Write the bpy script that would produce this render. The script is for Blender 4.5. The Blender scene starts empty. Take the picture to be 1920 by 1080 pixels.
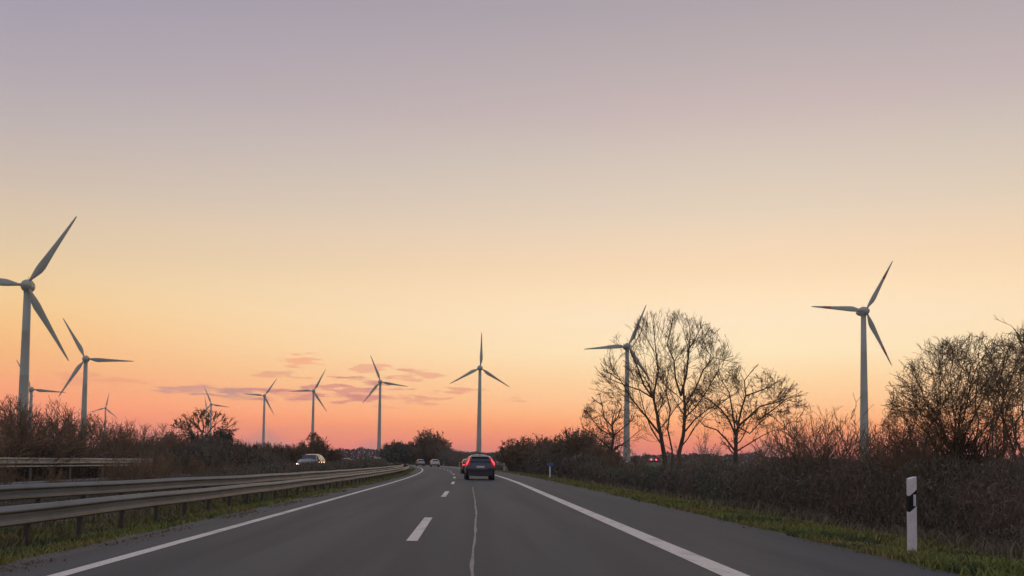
import bpy, math, random
import numpy as np
from mathutils import Matrix, Vector, Euler

R = math.radians
rnd = random.Random(7)
rng = np.random.default_rng(7)
scene = bpy.context.scene
col = scene.collection

# ------------------------------------------------------------------ camera
F = 1800.0            # focal length in pixels of a 1920 wide frame
CAMH = 1.2
YAW, PITCH, ROLL = math.atan(80 / F), R(2.9), 0.012
OPT_Y = 775.0         # optical axis row (the frame is a crop of the upper part)
cam_data = bpy.data.cameras.new('camera')
cam_data.sensor_width = 36.0
cam_data.lens = F / 1920 * 36.0
cam_data.shift_y = (OPT_Y - 540) / 1920
cam_data.clip_end = 20000
cam = bpy.data.objects.new('camera', cam_data)
col.objects.link(cam)
cam_rot = (Matrix.Rotation(-YAW, 3, 'Z') @ Matrix.Rotation(R(90) + PITCH, 3, 'X') @ Matrix.Rotation(ROLL, 3, 'Z'))
cam.matrix_world = Matrix.Translation((0, 0, CAMH)) @ cam_rot.to_4x4()
scene.camera = cam


def ray(px, py):
    return cam_rot @ Vector(((px - 960) / F, (OPT_Y - py) / F, -1))


def at(px, py, Z):
    """point of the world seen at photo pixel px, py and Z metres ahead"""
    r = ray(px, py)
    r = r * (Z / r.y)
    return Vector((r.x, r.y, r.z + CAMH))


# ------------------------------------------------------------------ sky, sun, exposure
SUN_AZ = 0.30         # radians to the right of the road direction (+Y)
world = bpy.data.worlds.new('World')
scene.world = world
world.use_nodes = True
wn, wl = world.node_tree.nodes, world.node_tree.links
wn.clear()


def lin(c):
    return tuple(((v / 255) / 12.92 if v / 255 <= .04045 else ((v / 255 + .055) / 1.055) ** 2.4) for v in c)


HAZE = .00018


def ramp(stops):
    """stops = (photo row, colour); the thin haze in front of the sky is taken off"""
    n = wn.new('ShaderNodeValToRGB')
    e = n.color_ramp.elements
    while len(e) > 1:
        e.remove(e[-1])
    for i, (row, c) in enumerate(stops):
        el = math.atan((866 - row) / F) if row > -900 else R(90 if row < -5000 else -row / 100)
        p = math.sin(el)
        x = e[0] if i == 0 else e.new(p)
        x.position = p
        T = math.exp(-HAZE * min(170 / max(p, .001), 4800))
        L = lin(c)
        x.color = (*[max(0, (L[k] - (1 - T) * (.26, .2, .21)[k]) / T) * .5 for k in range(3)], 1)
    return n


def math_node(op, a, b=None, c=None, clamp=False, nodes=None, links=None):
    nodes = nodes or wn
    links = links or wl
    n = nodes.new('ShaderNodeMath')
    n.operation = op
    n.use_clamp = clamp
    for i, v in enumerate((a, b, c)):
        if v is None:
            continue
        if isinstance(v, (int, float)):
            n.inputs[i].default_value = v
        else:
            links.new(v, n.inputs[i])
    return n.outputs[0]


tc = wn.new('ShaderNodeTexCoord')
sep = wn.new('ShaderNodeSeparateXYZ')
wl.new(tc.outputs['Generated'], sep.inputs[0])
vx, vy, vz = sep.outputs
hor = math_node('SQRT', math_node('ADD', math_node('MULTIPLY', vx, vx), math_node('MULTIPLY', vy, vy)))
cosd = math_node('DIVIDE', math_node('ADD', math_node('MULTIPLY', vx, math.sin(SUN_AZ)), math_node('MULTIPLY', vy, math.cos(SUN_AZ))), hor)
t = math_node('MULTIPLY', math_node('SUBTRACT', 1.0, cosd), 0.5)
f1 = math_node('POWER', math_node('DIVIDE', t, .13, clamp=True), .75)
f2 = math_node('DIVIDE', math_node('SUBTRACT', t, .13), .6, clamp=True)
rA = ramp([(866, (222, 122, 118)), (838, (236, 136, 114)), (810, (252, 158, 112)), (780, (255, 184, 132)), (750, (255, 202, 152)), (710, (255, 215, 166)), (660, (255, 230, 189)),
           (600, (255, 230, 196)), (545, (255, 226, 188)), (500, (249, 218, 182)), (450, (242, 215, 185)), (400, (231, 210, 187)), (300, (216, 200, 186)), (200, (202, 184, 181)),
           (100, (189, 175, 176)), (0, (176, 165, 170)), (-3500, (164, 160, 172)), (-9000, (150, 155, 180))])
rB = ramp([(866, (212, 144, 136)), (835, (231, 143, 130)), (800, (242, 150, 124)), (750, (247, 167, 125)), (700, (246, 183, 130)), (650, (247, 195, 138)), (600, (244, 204, 151)),
           (550, (235, 204, 162)), (500, (225, 200, 168)), (450, (218, 196, 172)), (400, (208, 190, 175)), (300, (192, 179, 177)), (200, (178, 168, 175)), (100, (168, 160, 173)),
           (0, (159, 153, 170)), (-3500, (156, 156, 172)), (-9000, (150, 155, 180))])
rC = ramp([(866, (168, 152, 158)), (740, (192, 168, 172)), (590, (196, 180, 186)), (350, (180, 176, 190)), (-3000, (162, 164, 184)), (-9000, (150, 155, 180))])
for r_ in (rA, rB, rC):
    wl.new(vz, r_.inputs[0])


def mix(f, a, b):
    n = wn.new('ShaderNodeMix')
    n.data_type = 'RGBA'
    if isinstance(f, (int, float)):
        n.inputs[0].default_value = f
    else:
        wl.new(f, n.inputs[0])
    for i, v in ((6, a), (7, b)):
        if isinstance(v, tuple):
            n.inputs[i].default_value = v
        else:
            wl.new(v, n.inputs[i])
    return n.outputs[2]


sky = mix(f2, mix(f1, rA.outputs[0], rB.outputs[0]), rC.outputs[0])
# thin streaks of cloud, drawn out along the horizon, all around
az = math_node('ARCTAN2', vx, vy)
comb = wn.new('ShaderNodeCombineXYZ')
wl.new(math_node('MULTIPLY', az, 20.0), comb.inputs[0])
wl.new(math_node('MULTIPLY', vz, 130.0), comb.inputs[1])
nz = wn.new('ShaderNodeTexNoise')
nz.inputs['Scale'].default_value = 1.6
nz.inputs['Detail'].default_value = 5
nz.inputs['Roughness'].default_value = .55
wl.new(comb.outputs[0], nz.inputs['Vector'])


def blob(azc, elc, raz, rel, nstr=1.0):
    """soft mask of one cloud wisp centred on azimuth, elevation (radians)"""
    a = math_node('DIVIDE', math_node('SUBTRACT', az, azc), raz)
    b = math_node('DIVIDE', math_node('SUBTRACT', vz, elc), rel)
    d = math_node('SQRT', math_node('ADD', math_node('MULTIPLY', a, a), math_node('MULTIPLY', b, b)))
    d = math_node('ADD', d, math_node('MULTIPLY', math_node('SUBTRACT', nz.outputs[0], .5), -4.2 * nstr))
    return math_node('SUBTRACT', 1.15, d, clamp=True)


def azel(px, py):
    v = ray(px, py).normalized()
    return math.atan2(v.x, v.y), v.z


wisps = [  # px, py, half width px, half height px, opacity, colour
    (400, 733, 66, 7, .7, (206, 148, 138)),
    (440, 740, 40, 6, .5, (190, 140, 132)),
    (560, 740, 50, 8, .45, (226, 140, 122)),
    (525, 700, 26, 5, .5, (222, 150, 122)),
    (562, 676, 26, 7, .55, (246, 150, 118)),
    (650, 735, 54, 13, .7, (220, 136, 126)),
    (690, 718, 24, 8, .6, (206, 134, 124)),
    (705, 690, 30, 6, .5, (232, 146, 124)),
    (780, 704, 28, 7, .5, (230, 142, 124)),
    (740, 748, 40, 8, .4, (226, 130, 118)),
    (855, 736, 24, 6, .5, (224, 130, 112)),
    (965, 745, 16, 6, .5, (232, 134, 108)),
    (180, 712, 40, 8, .3, (226, 140, 116)),
]
for px_, py_, hw, hh, op, c in wisps:
    a0, e0 = azel(px_, py_)
    m = blob(a0, e0, hw / F * 1.25, hh / F * 1.1, 1.9)
    sky = mix(math_node('MULTIPLY', math_node('MULTIPLY', m, 2.0, clamp=True), op), sky, (*[v * .6 for v in lin(c)], 1))
# low bank of grey cloud along the horizon
comb2 = wn.new('ShaderNodeCombineXYZ')
wl.new(math_node('MULTIPLY', az, 9.0), comb2.inputs[0])
nz2 = wn.new('ShaderNodeTexNoise')
nz2.inputs['Scale'].default_value = 1.3
nz2.inputs['Detail'].default_value = 3
wl.new(comb2.outputs[0], nz2.inputs['Vector'])
bank_h = math_node('ADD', .012, math_node('MULTIPLY', math_node('SUBTRACT', nz2.outputs[0], .42), .09))
bank = math_node('MULTIPLY', math_node('DIVIDE', math_node('SUBTRACT', bank_h, vz), .012, clamp=True), .55)
sky = mix(bank, sky, (*[v * .58 for v in lin((204, 150, 138))], 1))
# the physical sky carries a little of the upper blue
nis = wn.new('ShaderNodeTexSky')
nis.sky_type = 'NISHITA'
nis.sun_disc = False
nis.sun_elevation = R(1.0)
nis.sun_rotation = SUN_AZ
bg1 = wn.new('ShaderNodeBackground')
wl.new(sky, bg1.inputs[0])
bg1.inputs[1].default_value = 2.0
bg2 = wn.new('ShaderNodeBackground')
wl.new(nis.outputs[0], bg2.inputs[0])
bg2.inputs[1].default_value = 0.05
ad = wn.new('ShaderNodeAddShader')
wl.new(bg1.outputs[0], ad.inputs[0])
wl.new(bg2.outputs[0], ad.inputs[1])
wo = wn.new('ShaderNodeOutputWorld')
NISHITA_ON = False
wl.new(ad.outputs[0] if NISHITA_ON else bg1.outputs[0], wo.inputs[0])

sun = bpy.data.lights.new('sun', 'SUN')
sun.energy = 0.35
sun.angle = R(8)
sun.color = (1, .55, .3)
so = bpy.data.objects.new('sun', sun)
col.objects.link(so)
so.rotation_euler = (R(90 - 1.5), 0, math.pi - SUN_AZ)   # light comes from ahead, slightly right, just over the horizon
so.location = (0, 0, 50)

vs = scene.view_settings
vs.view_transform = 'Standard'
vs.look = 'None'
vs.exposure = 0
vs.gamma = 1
vs.use_curve_mapping = False
scene.cycles.max_bounces = 6
scene.cycles.transparent_max_bounces = 8
scene.cycles.use_denoising = True

# ------------------------------------------------------------------ materials


def mat(name, color, rough=.6, metal=0.0, spec=.5, noise=None, emit=None, estr=0.0, coat=0.0, bump=None):
    """noise = (scale, second colour, low, high[, stretch]); bump = (scale, strength)"""
    m = bpy.data.materials.new(name)
    m.use_nodes = True
    n, l = m.node_tree.nodes, m.node_tree.links
    b = n['Principled BSDF']
    b.inputs['Base Color'].default_value = (*color, 1)
    b.inputs['Roughness'].default_value = rough
    b.inputs['Metallic'].default_value = metal
    b.inputs['Specular IOR Level'].default_value = spec
    b.inputs['Coat Weight'].default_value = coat
    if emit:
        b.inputs['Emission Color'].default_value = (*emit, 1)
        b.inputs['Emission Strength'].default_value = estr
    if noise or bump:
        g = n.new('ShaderNodeNewGeometry')
        mp = n.new('ShaderNodeMapping')
        l.new(g.outputs['Position'], mp.inputs[0])
        if noise and len(noise) > 4:
            mp.inputs['Scale'].default_value = noise[4]
    if noise:
        t_ = n.new('ShaderNodeTexNoise')
        t_.inputs['Scale'].default_value = noise[0]
        t_.inputs['Detail'].default_value = 6
        l.new(mp.outputs[0], t_.inputs['Vector'])
        cr = n.new('ShaderNodeValToRGB')
        cr.color_ramp.elements[0].position = noise[2]
        cr.color_ramp.elements[1].position = noise[3]
        cr.color_ramp.elements[0].color = (*color, 1)
        cr.color_ramp.elements[1].color = (*noise[1], 1)
        l.new(t_.outputs[0], cr.inputs[0])
        l.new(cr.outputs[0], b.inputs['Base Color'])
    if bump:
        t2 = n.new('ShaderNodeTexNoise')
        t2.inputs['Scale'].default_value = bump[0]
        t2.inputs['Detail'].default_value = 4
        l.new(g.outputs['Position'], t2.inputs['Vector'])
        bp = n.new('ShaderNodeBump')
        bp.inputs['Strength'].default_value = bump[1]
        bp.inputs['Distance'].default_value = .02
        l.new(t2.outputs[0], bp.inputs['Height'])
        l.new(bp.outputs[0], b.inputs['Normal'])
    return m


def add_layer(m, scale, color, lo, hi, stretch=(1, 1, 1), amount=1.0):
    """one more noise-masked colour over a material's base"""
    n, l = m.node_tree.nodes, m.node_tree.links
    b = n['Principled BSDF']
    g = n.new('ShaderNodeNewGeometry')
    mp = n.new('ShaderNodeMapping')
    mp.inputs['Scale'].default_value = stretch
    l.new(g.outputs['Position'], mp.inputs[0])
    t_ = n.new('ShaderNodeTexNoise')
    t_.inputs['Scale'].default_value = scale
    t_.inputs['Detail'].default_value = 5
    l.new(mp.outputs[0], t_.inputs['Vector'])
    mr = n.new('ShaderNodeMapRange')
    mr.inputs[1].default_value = lo
    mr.inputs[2].default_value = hi
    mr.inputs[4].default_value = amount
    l.new(t_.outputs[0], mr.inputs[0])
    mx = n.new('ShaderNodeMix')
    mx.data_type = 'RGBA'
    l.new(mr.outputs[0], mx.inputs[0])
    if b.inputs['Base Color'].is_linked:
        l.new(b.inputs['Base Color'].links[0].from_socket, mx.inputs[6])
    else:
        mx.inputs[6].default_value = b.inputs['Base Color'].default_value
    mx.inputs[7].default_value = (*color, 1)
    l.new(mx.outputs[2], b.inputs['Base Color'])
    return m


M = {}
M['asphalt'] = mat('asphalt', (.045, .053, .052), .66, spec=.35, noise=(.4, (.074, .080, .074), .36, .68, (1, .1, 1)), bump=(70, .6))
add_layer(M['asphalt'], 1.25, (.034, .037, .038), .48, .64, (1, .04, 1), .75)
add_layer(M['asphalt'], 140, (.13, .125, .115), .56, .74, (1, 1, 1), .6)
add_layer(M['asphalt'], 2.2, (.10, .098, .09), .68, .75, (1, .5, 1), .5)
add_layer(M['asphalt'], 6, (.03, .03, .03), .70, .78, (1, .35, 1), .5)
M['old_asphalt'] = mat('old_asphalt', (.07, .068, .064), .7, noise=(.8, (.125, .115, .105), .35, .7, (1, .15, 1)), bump=(60, .5))
M['road_paint'] = mat('road_paint', (.78, .71, .6), .6, noise=(9, (.64, .58, .5), .5, .78, (1, .5, 1)), bump=(90, .3))
add_layer(M['road_paint'], 40, (.2, .19, .17), .56, .70, amount=.8)
add_layer(M['road_paint'], 3, (.42, .39, .35), .5, .68, (1, .3, 1), .7)
M['sealant'] = mat('sealant', (.27, .24, .215), .6, noise=(8, (.14, .13, .12), .45, .7))
M['gravel'] = mat('gravel', (.15, .135, .11), .9, noise=(22, (.075, .068, .05), .4, .62), bump=(40, 1))
M['ground'] = mat('ground', (.085, .11, .03), .95, noise=(.35, (.12, .095, .04), .42, .62), bump=(9, 1))
add_layer(M['ground'], 2.3, (.03, .038, .016), .48, .6)
add_layer(M['ground'], .012, (.1, .1, .045), .45, .6, (1, .3, 1), .6)
M['grass'] = mat('grass', (.18, .2, .035), .7, noise=(.5, (.24, .19, .05), .42, .62))
add_layer(M['grass'], .9, (.07, .1, .03), .5, .62)
M['straw'] = mat('straw', (.2, .16, .09), .8, noise=(2, (.13, .1, .06), .4, .6))
M['zinc'] = mat('zinc', (.13, .155, .155), .5, .2, noise=(1.4, (.09, .108, .108), .38, .64), bump=(30, .15))
add_layer(M['zinc'], 5, (.12, .13, .09), .56, .72, (1, .4, 2), .7)
M['zinc_old'] = mat('zinc_old', (.34, .33, .29), .65, .1, noise=(1.1, (.25, .26, .21), .38, .64))
add_layer(M['zinc_old'], 4, (.16, .17, .12), .56, .7, (1, .5, 2), .6)
M['post_steel'] = mat('post_steel', (.06, .06, .055), .7, .2, noise=(6, (.06, .06, .05), .4, .65))
M['turbine'] = mat('turbine', (.37, .41, .34), .42, noise=(.35, (.32, .36, .3), .4, .65, (1, 1, .12)))
M['nacelle'] = mat('nacelle', (.4, .44, .37), .38, noise=(.8, (.33, .36, .3), .45, .7))
M['red_band'] = mat('red_band', (.42, .1, .06), .5, noise=(1, (.34, .09, .06), .4, .6))
M['dark_gap'] = mat('dark_gap', (.05, .05, .05), .8)
M['bark'] = mat('bark', (.085, .062, .042), .9, noise=(3, (.11, .1, .05), .45, .62), bump=(14, 1))
M['twig'] = mat('twig', (.24, .15, .085), .85, noise=(1.3, (.15, .11, .06), .4, .6))
M['dead_leaf'] = mat('dead_leaf', (.17, .09, .045), .85, noise=(.9, (.12, .11, .04), .42, .58))
M['bramble'] = mat('bramble', (.18, .132, .095), .9, noise=(.22, (.13, .135, .08), .42, .6))
add_layer(M['bramble'], .13, (.19, .105, .08), .5, .66, amount=.7)
add_layer(M['bramble'], 1.1, (.09, .1, .07), .48, .6, amount=.8)
M['evergreen'] = mat('evergreen', (.07, .08, .05), .8, noise=(.6, (.1, .075, .05), .42, .6))
M['far_wood'] = mat('far_wood', (.05, .05, .04), .9, noise=(.02, (.06, .045, .035), .4, .6))
M['white_plastic'] = mat('white_plastic', (.72, .70, .68), .5, noise=(14, (.62, .6, .57), .4, .7), bump=(20, .05))
M['black_plastic'] = mat('black_plastic', (.012, .012, .012), .8, spec=.2, noise=(10, (.02, .02, .02), .4, .7))
M['reflector'] = mat('reflector', (.6, .58, .56), .2)
M['sign_blue'] = mat('sign_blue', (.06, .12, .28), .4, noise=(4, (.05, .12, .33), .4, .7))
M['tyre'] = mat('tyre', (.02, .02, .02), .8, noise=(8, (.035, .032, .03), .4, .7))
M['rim'] = mat('rim', (.25, .25, .26), .35, .8)
M['glass'] = mat('glass', (.012, .016, .02), .08, spec=.8)
M['paint_navy'] = mat('paint_navy', (.016, .02, .038), .28, .3, coat=1, noise=(2, (.022, .028, .045), .4, .7))
M['paint_dark'] = mat('paint_dark', (.02, .02, .022), .3, .3, coat=1, noise=(2, (.03, .03, .03), .4, .7))
M['paint_red'] = mat('paint_red', (.16, .03, .03), .3, .2, coat=1, noise=(2, (.13, .03, .03), .4, .7))
M['paint_silver'] = mat('paint_silver', (.32, .32, .32), .3, .6, coat=1, noise=(2, (.4, .4, .4), .4, .7))
M['paint_cream'] = mat('paint_cream', (.6, .56, .5), .35, 0, coat=1, noise=(2, (.54, .5, .46), .4, .7))
M['paint_grey'] = mat('paint_grey', (.1, .105, .1), .3, .4, coat=1, noise=(2, (.12, .12, .12), .4, .7))
M['trim'] = mat('trim', (.03, .03, .03), .6)
M['plate'] = mat('plate', (.6, .6, .58), .5)
M['tail_on'] = mat('tail_on', (.4, .01, .02), .3, emit=(1, .09, .12), estr=1.15)
M['tail_edge'] = mat('tail_edge', (.22, .004, .01), .25, emit=(1, .01, .02), estr=.22)
M['tail_off'] = mat('tail_off', (.2, .01, .015), .35)
M['head_on'] = mat('head_on', (.9, .9, .85), .2, emit=(1, .93, .78), estr=6)
M['wire'] = mat('wire', (.1, .1, .1), .7)


# ------------------------------------------------------------------ mesh helpers
class MB:
    def __init__(self):
        self.v, self.f = [], []

    def box(self, c, s, rz=0.0, taper=1.0):
        x, y, z = s[0] / 2, s[1] / 2, s[2] / 2
        i = len(self.v)
        ca, sa = math.cos(rz), math.sin(rz)
        for dz in (-1, 1):
            k = taper if dz > 0 else 1
            for dx, dy in ((-1, -1), (1, -1), (1, 1), (-1, 1)):
                a, b = dx * x * k, dy * y * k
                self.v.append((c[0] + a * ca - b * sa, c[1] + a * sa + b * ca, c[2] + dz * z))
        for q in ((0, 3, 2, 1), (4, 5, 6, 7), (0, 1, 5, 4), (1, 2, 6, 5), (2, 3, 7, 6), (3, 0, 4, 7)):
            self.f.append(tuple(i + k for k in q))
        return self

    def tube(self, pts, rad, n=3, cap=False):
        m = len(pts)
        base = len(self.v)
        V, Fc = self.v, self.f
        cs = [(math.cos(2 * math.pi * k / n), math.sin(2 * math.pi * k / n)) for k in range(n)]
        for i in range(m):
            a = pts[max(0, i - 1)]
            b = pts[min(m - 1, i + 1)]
            tx, ty, tz = b[0] - a[0], b[1] - a[1], b[2] - a[2]
            L = math.sqrt(tx * tx + ty * ty + tz * tz) or 1
            tx /= L; ty /= L; tz /= L
            if abs(ty) < .85:
                ux, uy, uz = -tz, 0.0, tx      # cross(t, y)
            else:
                ux, uy, uz = 0.0, tz, -ty
            L = math.sqrt(ux * ux + uy * uy + uz * uz) or 1
            ux /= L; uy /= L; uz /= L
            wx, wy, wz = ty * uz - tz * uy, tz * ux - tx * uz, tx * uy - ty * ux
            p, r = pts[i], rad[i]
            for c, s in cs:
                V.append((p[0] + r * (c * ux + s * wx), p[1] + r * (c * uy + s * wy), p[2] + r * (c * uz + s * wz)))
        for i in range(m - 1):
            o = base + i * n
            for k in range(n):
                k2 = (k + 1) % n
                Fc.append((o + k, o + k2, o + n + k2, o + n + k))
        if cap:
            Fc.append(tuple(base + n - 1 - k for k in range(n)))
            Fc.append(tuple(base + (m - 1) * n + k for k in range(n)))
        return self

    def loft(self, rings, cap=True, closed=True):
        base = len(self.v)
        n = len(rings[0])
        for r in rings:
            self.v.extend(r)
        for i in range(len(rings) - 1):
            for k in range(n if closed else n - 1):
                k2 = (k + 1) % n
                self.f.append((base + i * n + k, base + i * n + k2, base + (i + 1) * n + k2, base + (i + 1) * n + k))
        if cap:
            self.f.append(tuple(base + n - 1 - k for k in range(n)))
            self.f.append(tuple(base + (len(rings) - 1) * n + k for k in range(n)))
        return self

    def poly(self, pts):
        i = len(self.v)
        self.v.extend(pts)
        self.f.append(tuple(range(i, i + len(pts))))
        return self

    def slab(self, quad, d):
        """thin solid: a polygon and its copy pushed by vector d"""
        n = len(quad)
        i = len(self.v)
        self.v.extend(quad)
        self.v.extend([tuple(p[k] + d[k] for k in range(3)) for p in quad])
        self.f.append(tuple(i + n - 1 - k for k in range(n)))
        self.f.append(tuple(i + n + k for k in range(n)))
        for k in range(n):
            k2 = (k + 1) % n
            self.f.append((i + k, i + k2, i + n + k2, i + n + k))
        return self

    def mesh(self, name, m, smooth=False):
        me = bpy.data.meshes.new(name)
        me.from_pydata([tuple(p) for p in self.v], [], self.f)
        me.materials.append(m)
        if smooth:
            me.polygons.foreach_set('use_smooth', [True] * len(me.polygons))
        me.update()
        return me

    def build(self, name, m, parent=None, smooth=False, loc=None):
        return link(name, self.mesh(name, m, smooth), parent, loc)


def link(name, data, parent=None, loc=None):
    o = bpy.data.objects.new(name, data)
    col.objects.link(o)
    if parent:
        o.parent = parent
    if loc is not None:
        o.location = loc
    return o


def fast_mesh(name, verts, tris, m):
    """big triangle soup from numpy arrays"""
    me = bpy.data.meshes.new(name)
    me.vertices.add(len(verts))
    me.vertices.foreach_set('co', verts.astype(np.float32).ravel())
    nt = len(tris)
    me.loops.add(nt * 3)
    me.loops.foreach_set('vertex_index', tris.astype(np.int32).ravel())
    me.polygons.add(nt)
    me.polygons.foreach_set('loop_start', np.arange(0, nt * 3, 3, dtype=np.int32))
    me.materials.append(m)
    me.update(calc_edges=True)
    return me


def tag(o, label=None, cat=None, group=None, kind=None):
    if label: o['label'] = label
    if cat: o['category'] = cat
    if group: o['group'] = group
    if kind: o['kind'] = kind
    return o


def thing(name, label, cat, loc=(0, 0, 0), rz=0.0, group=None):
    o = bpy.data.objects.new(name, None)
    col.objects.link(o)
    o.empty_display_size = .2
    o.location = loc
    o.rotation_euler = (0, 0, rz)
    return tag(o, label, cat, group)


# ------------------------------------------------------------------ road course and terrain
def off(z):
    """sideways shift of the road at z metres ahead: straight, a left bend, straight again"""
    if z < 45: return 0.0
    if z < 450: return -(z - 45) ** 2 / 3500.0
    return -(405 ** 2) / 3500.0 - (z - 450) * 405 * 2 / 3500.0


def offs(z):
    z = np.asarray(z, float)
    return np.where(z < 45, 0, np.where(z < 450, -(z - 45) ** 2 / 3500.0, -(405 ** 2) / 3500.0 - (z - 450) * 810 / 3500.0))


PROF_X = [-4200, -300, -60, -30, -24, -22, -21.2, -16, -12.3, -11.8, -10.5, -9, -7, -5.6, -5.2, -4.86, -3, 0, 3, 5.45, 5.75, 6.4, 7.4, 8.5, 10, 12, 16, 30, 60, 300, 4200]
PROF_Z = [-.7, -.7, -.7, -.6, -.4, -.1, -.02, -.02, -.02, -.05, -.2, -.3, -.32, -.16, -.06, -.02, -.02, -.02, -.02, -.02, -.02, -.05, -.12, -.28, -.45, -.5, -.55, -.6, -.6, -.7, -.7]


def gz(x, z):
    return float(np.interp(x - off(z), PROF_X, PROF_Z))


rows = [-1500, -300, -60, -20] + list(range(0, 60, 3)) + list(range(60, 460, 10)) + [460, 520, 600, 750, 1000, 1500, 2200, 3000, 4200]
rows = sorted(set(rows))
gb = MB()
nx = len(PROF_X)
for y in rows:
    for x, z in zip(PROF_X, PROF_Z):
        j = 0
        if 5.9 < x < 20 or -12 < x < -5:
            j = rnd.uniform(-.03, .03)
        gb.v.append((x + off(y), y, z + j))
for i in range(len(rows) - 1):
    for k in range(nx - 1):
        gb.f.append((i * nx + k, i * nx + k + 1, (i + 1) * nx + k + 1, (i + 1) * nx + k))
tag(gb.build('ground', M['ground'], smooth=True), 'grassy verge and flat farmland on both sides of the motorway', 'ground', kind='structure')

# far pasture, slightly lighter, seen in the gap behind the dark car
zs = [y for y in range(-60, 1000, 1) if (y < 60 and y % 2 == 0) or y % 5 == 0]


def strip(x0, x1, z, ys, jit=0.0):
    m = MB()
    for y in ys:
        j = rnd.uniform(-jit, jit)
        k = rnd.uniform(-jit, jit)
        m.v.append((x0 + off(y) + j, y, z))
        m.v.append((x1 + off(y) + k, y, z))
    for i in range(len(ys) - 1):
        m.f.append((2 * i, 2 * i + 1, 2 * i + 3, 2 * i + 2))
    return m


road = tag(strip(-4.86, 5.45, 0, zs, .012).build('road', M['asphalt']), 'two lane motorway carriageway with hard shoulder bending left', 'road', kind='structure')
tag(strip(-21.2, -12.3, 0, zs, .012).build('road', M['old_asphalt']), 'oncoming carriageway beyond the central reservation', 'road', kind='structure')
tag(strip(-5.25, -4.82, -.008, zs, .05).build('gravel_edge', M['gravel']), 'worn gravel edge left of the asphalt', 'gravel edge', kind='structure')
tag(strip(5.42, 5.62, -.006, zs, .03).build('kerb_strip', M['gravel']), 'pale crumbling edge right of the hard shoulder', 'road edge', kind='structure')
la = road.data.attributes.new('lateral', 'FLOAT', 'POINT')
la.data.foreach_set('value', [-4.86 if i % 2 == 0 else 5.45 for i in range(len(road.data.vertices))])
mt_ = M['asphalt'].node_tree
an = mt_.nodes.new('ShaderNodeAttribute')
an.attribute_name = 'lateral'
tot_ = None
for c_ in (-3.35, -1.65, .2, 1.95):      # the four wheel paths, polished darker by traffic
    d_ = math_node('DIVIDE', math_node('SUBTRACT', an.outputs['Fac'], c_, nodes=mt_.nodes, links=mt_.links), .34, nodes=mt_.nodes, links=mt_.links)
    g_ = math_node('POWER', 2.718, math_node('MULTIPLY', math_node('MULTIPLY', d_, d_, nodes=mt_.nodes, links=mt_.links), -1.0, nodes=mt_.nodes, links=mt_.links), nodes=mt_.nodes, links=mt_.links)
    tot_ = g_ if tot_ is None else math_node('ADD', tot_, g_, nodes=mt_.nodes, links=mt_.links)
bs_ = mt_.nodes['Principled BSDF']
mx_ = mt_.nodes.new('ShaderNodeMix')
mx_.data_type = 'RGBA'
mt_.links.new(math_node('MULTIPLY', tot_, .38, nodes=mt_.nodes, links=mt_.links), mx_.inputs[0])
mt_.links.new(bs_.inputs['Base Color'].links[0].from_socket, mx_.inputs[6])
mx_.inputs[7].default_value = (.022, .025, .026, 1)
mt_.links.new(mx_.outputs[2], bs_.inputs['Base Color'])
# markings
strip(-4.21, -4.03, .004, zs).build('edge_line', M['road_paint'], road)
strip(2.74, 3.05, .004, zs).build('edge_line', M['road_paint'], road)
y = 14.5 - 18 * 4
while y < 420:
    ys = [y + k * 1.5 for k in range(5)]
    strip(-.92, -.75, .004, ys).build('lane_dash', M['road_paint'], road)
    y += 18
# sealed joint in the right lane, wandering a little
sj = MB()
yy = [4 + .5 * k for k in range(84)]
for i, y in enumerate(yy):
    c = float(np.interp(y, [4, 11, 16, 22, 30, 46], [.05, .055, .12, .19, .21, .2])) + .005 * math.sin(y * .9) + .003 * math.sin(y * 2.7)
    w = .014 + .004 * math.sin(y * 2.3) + rnd.uniform(0, .012)
    sj.v += [(c - w, y, .004), (c + w, y, .004)]
for i in range(len(yy) - 1):
    sj.f.append((2 * i, 2 * i + 1, 2 * i + 3, 2 * i + 2))
sj.build('joint_seal', M['sealant'], road)
# opposite markings
op = bpy.data.objects['road.001']
for x in (-20.2, -13.0):
    strip(x - .08, x + .08, .004, zs).build('edge_line', M['road_paint'], op)

# ------------------------------------------------------------------ guardrails
WP = [(0, .31), (.035, .305), (.10, .245), (.10, .225), (.045, .185), (.04, .13), (.085, .09), (.09, .03), (.06, .0), (0, 0)]


def rail_x(tbl, y):
    return float(np.interp(y, [a for a, b in tbl], [b for a, b in tbl])) + off(y)


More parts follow.
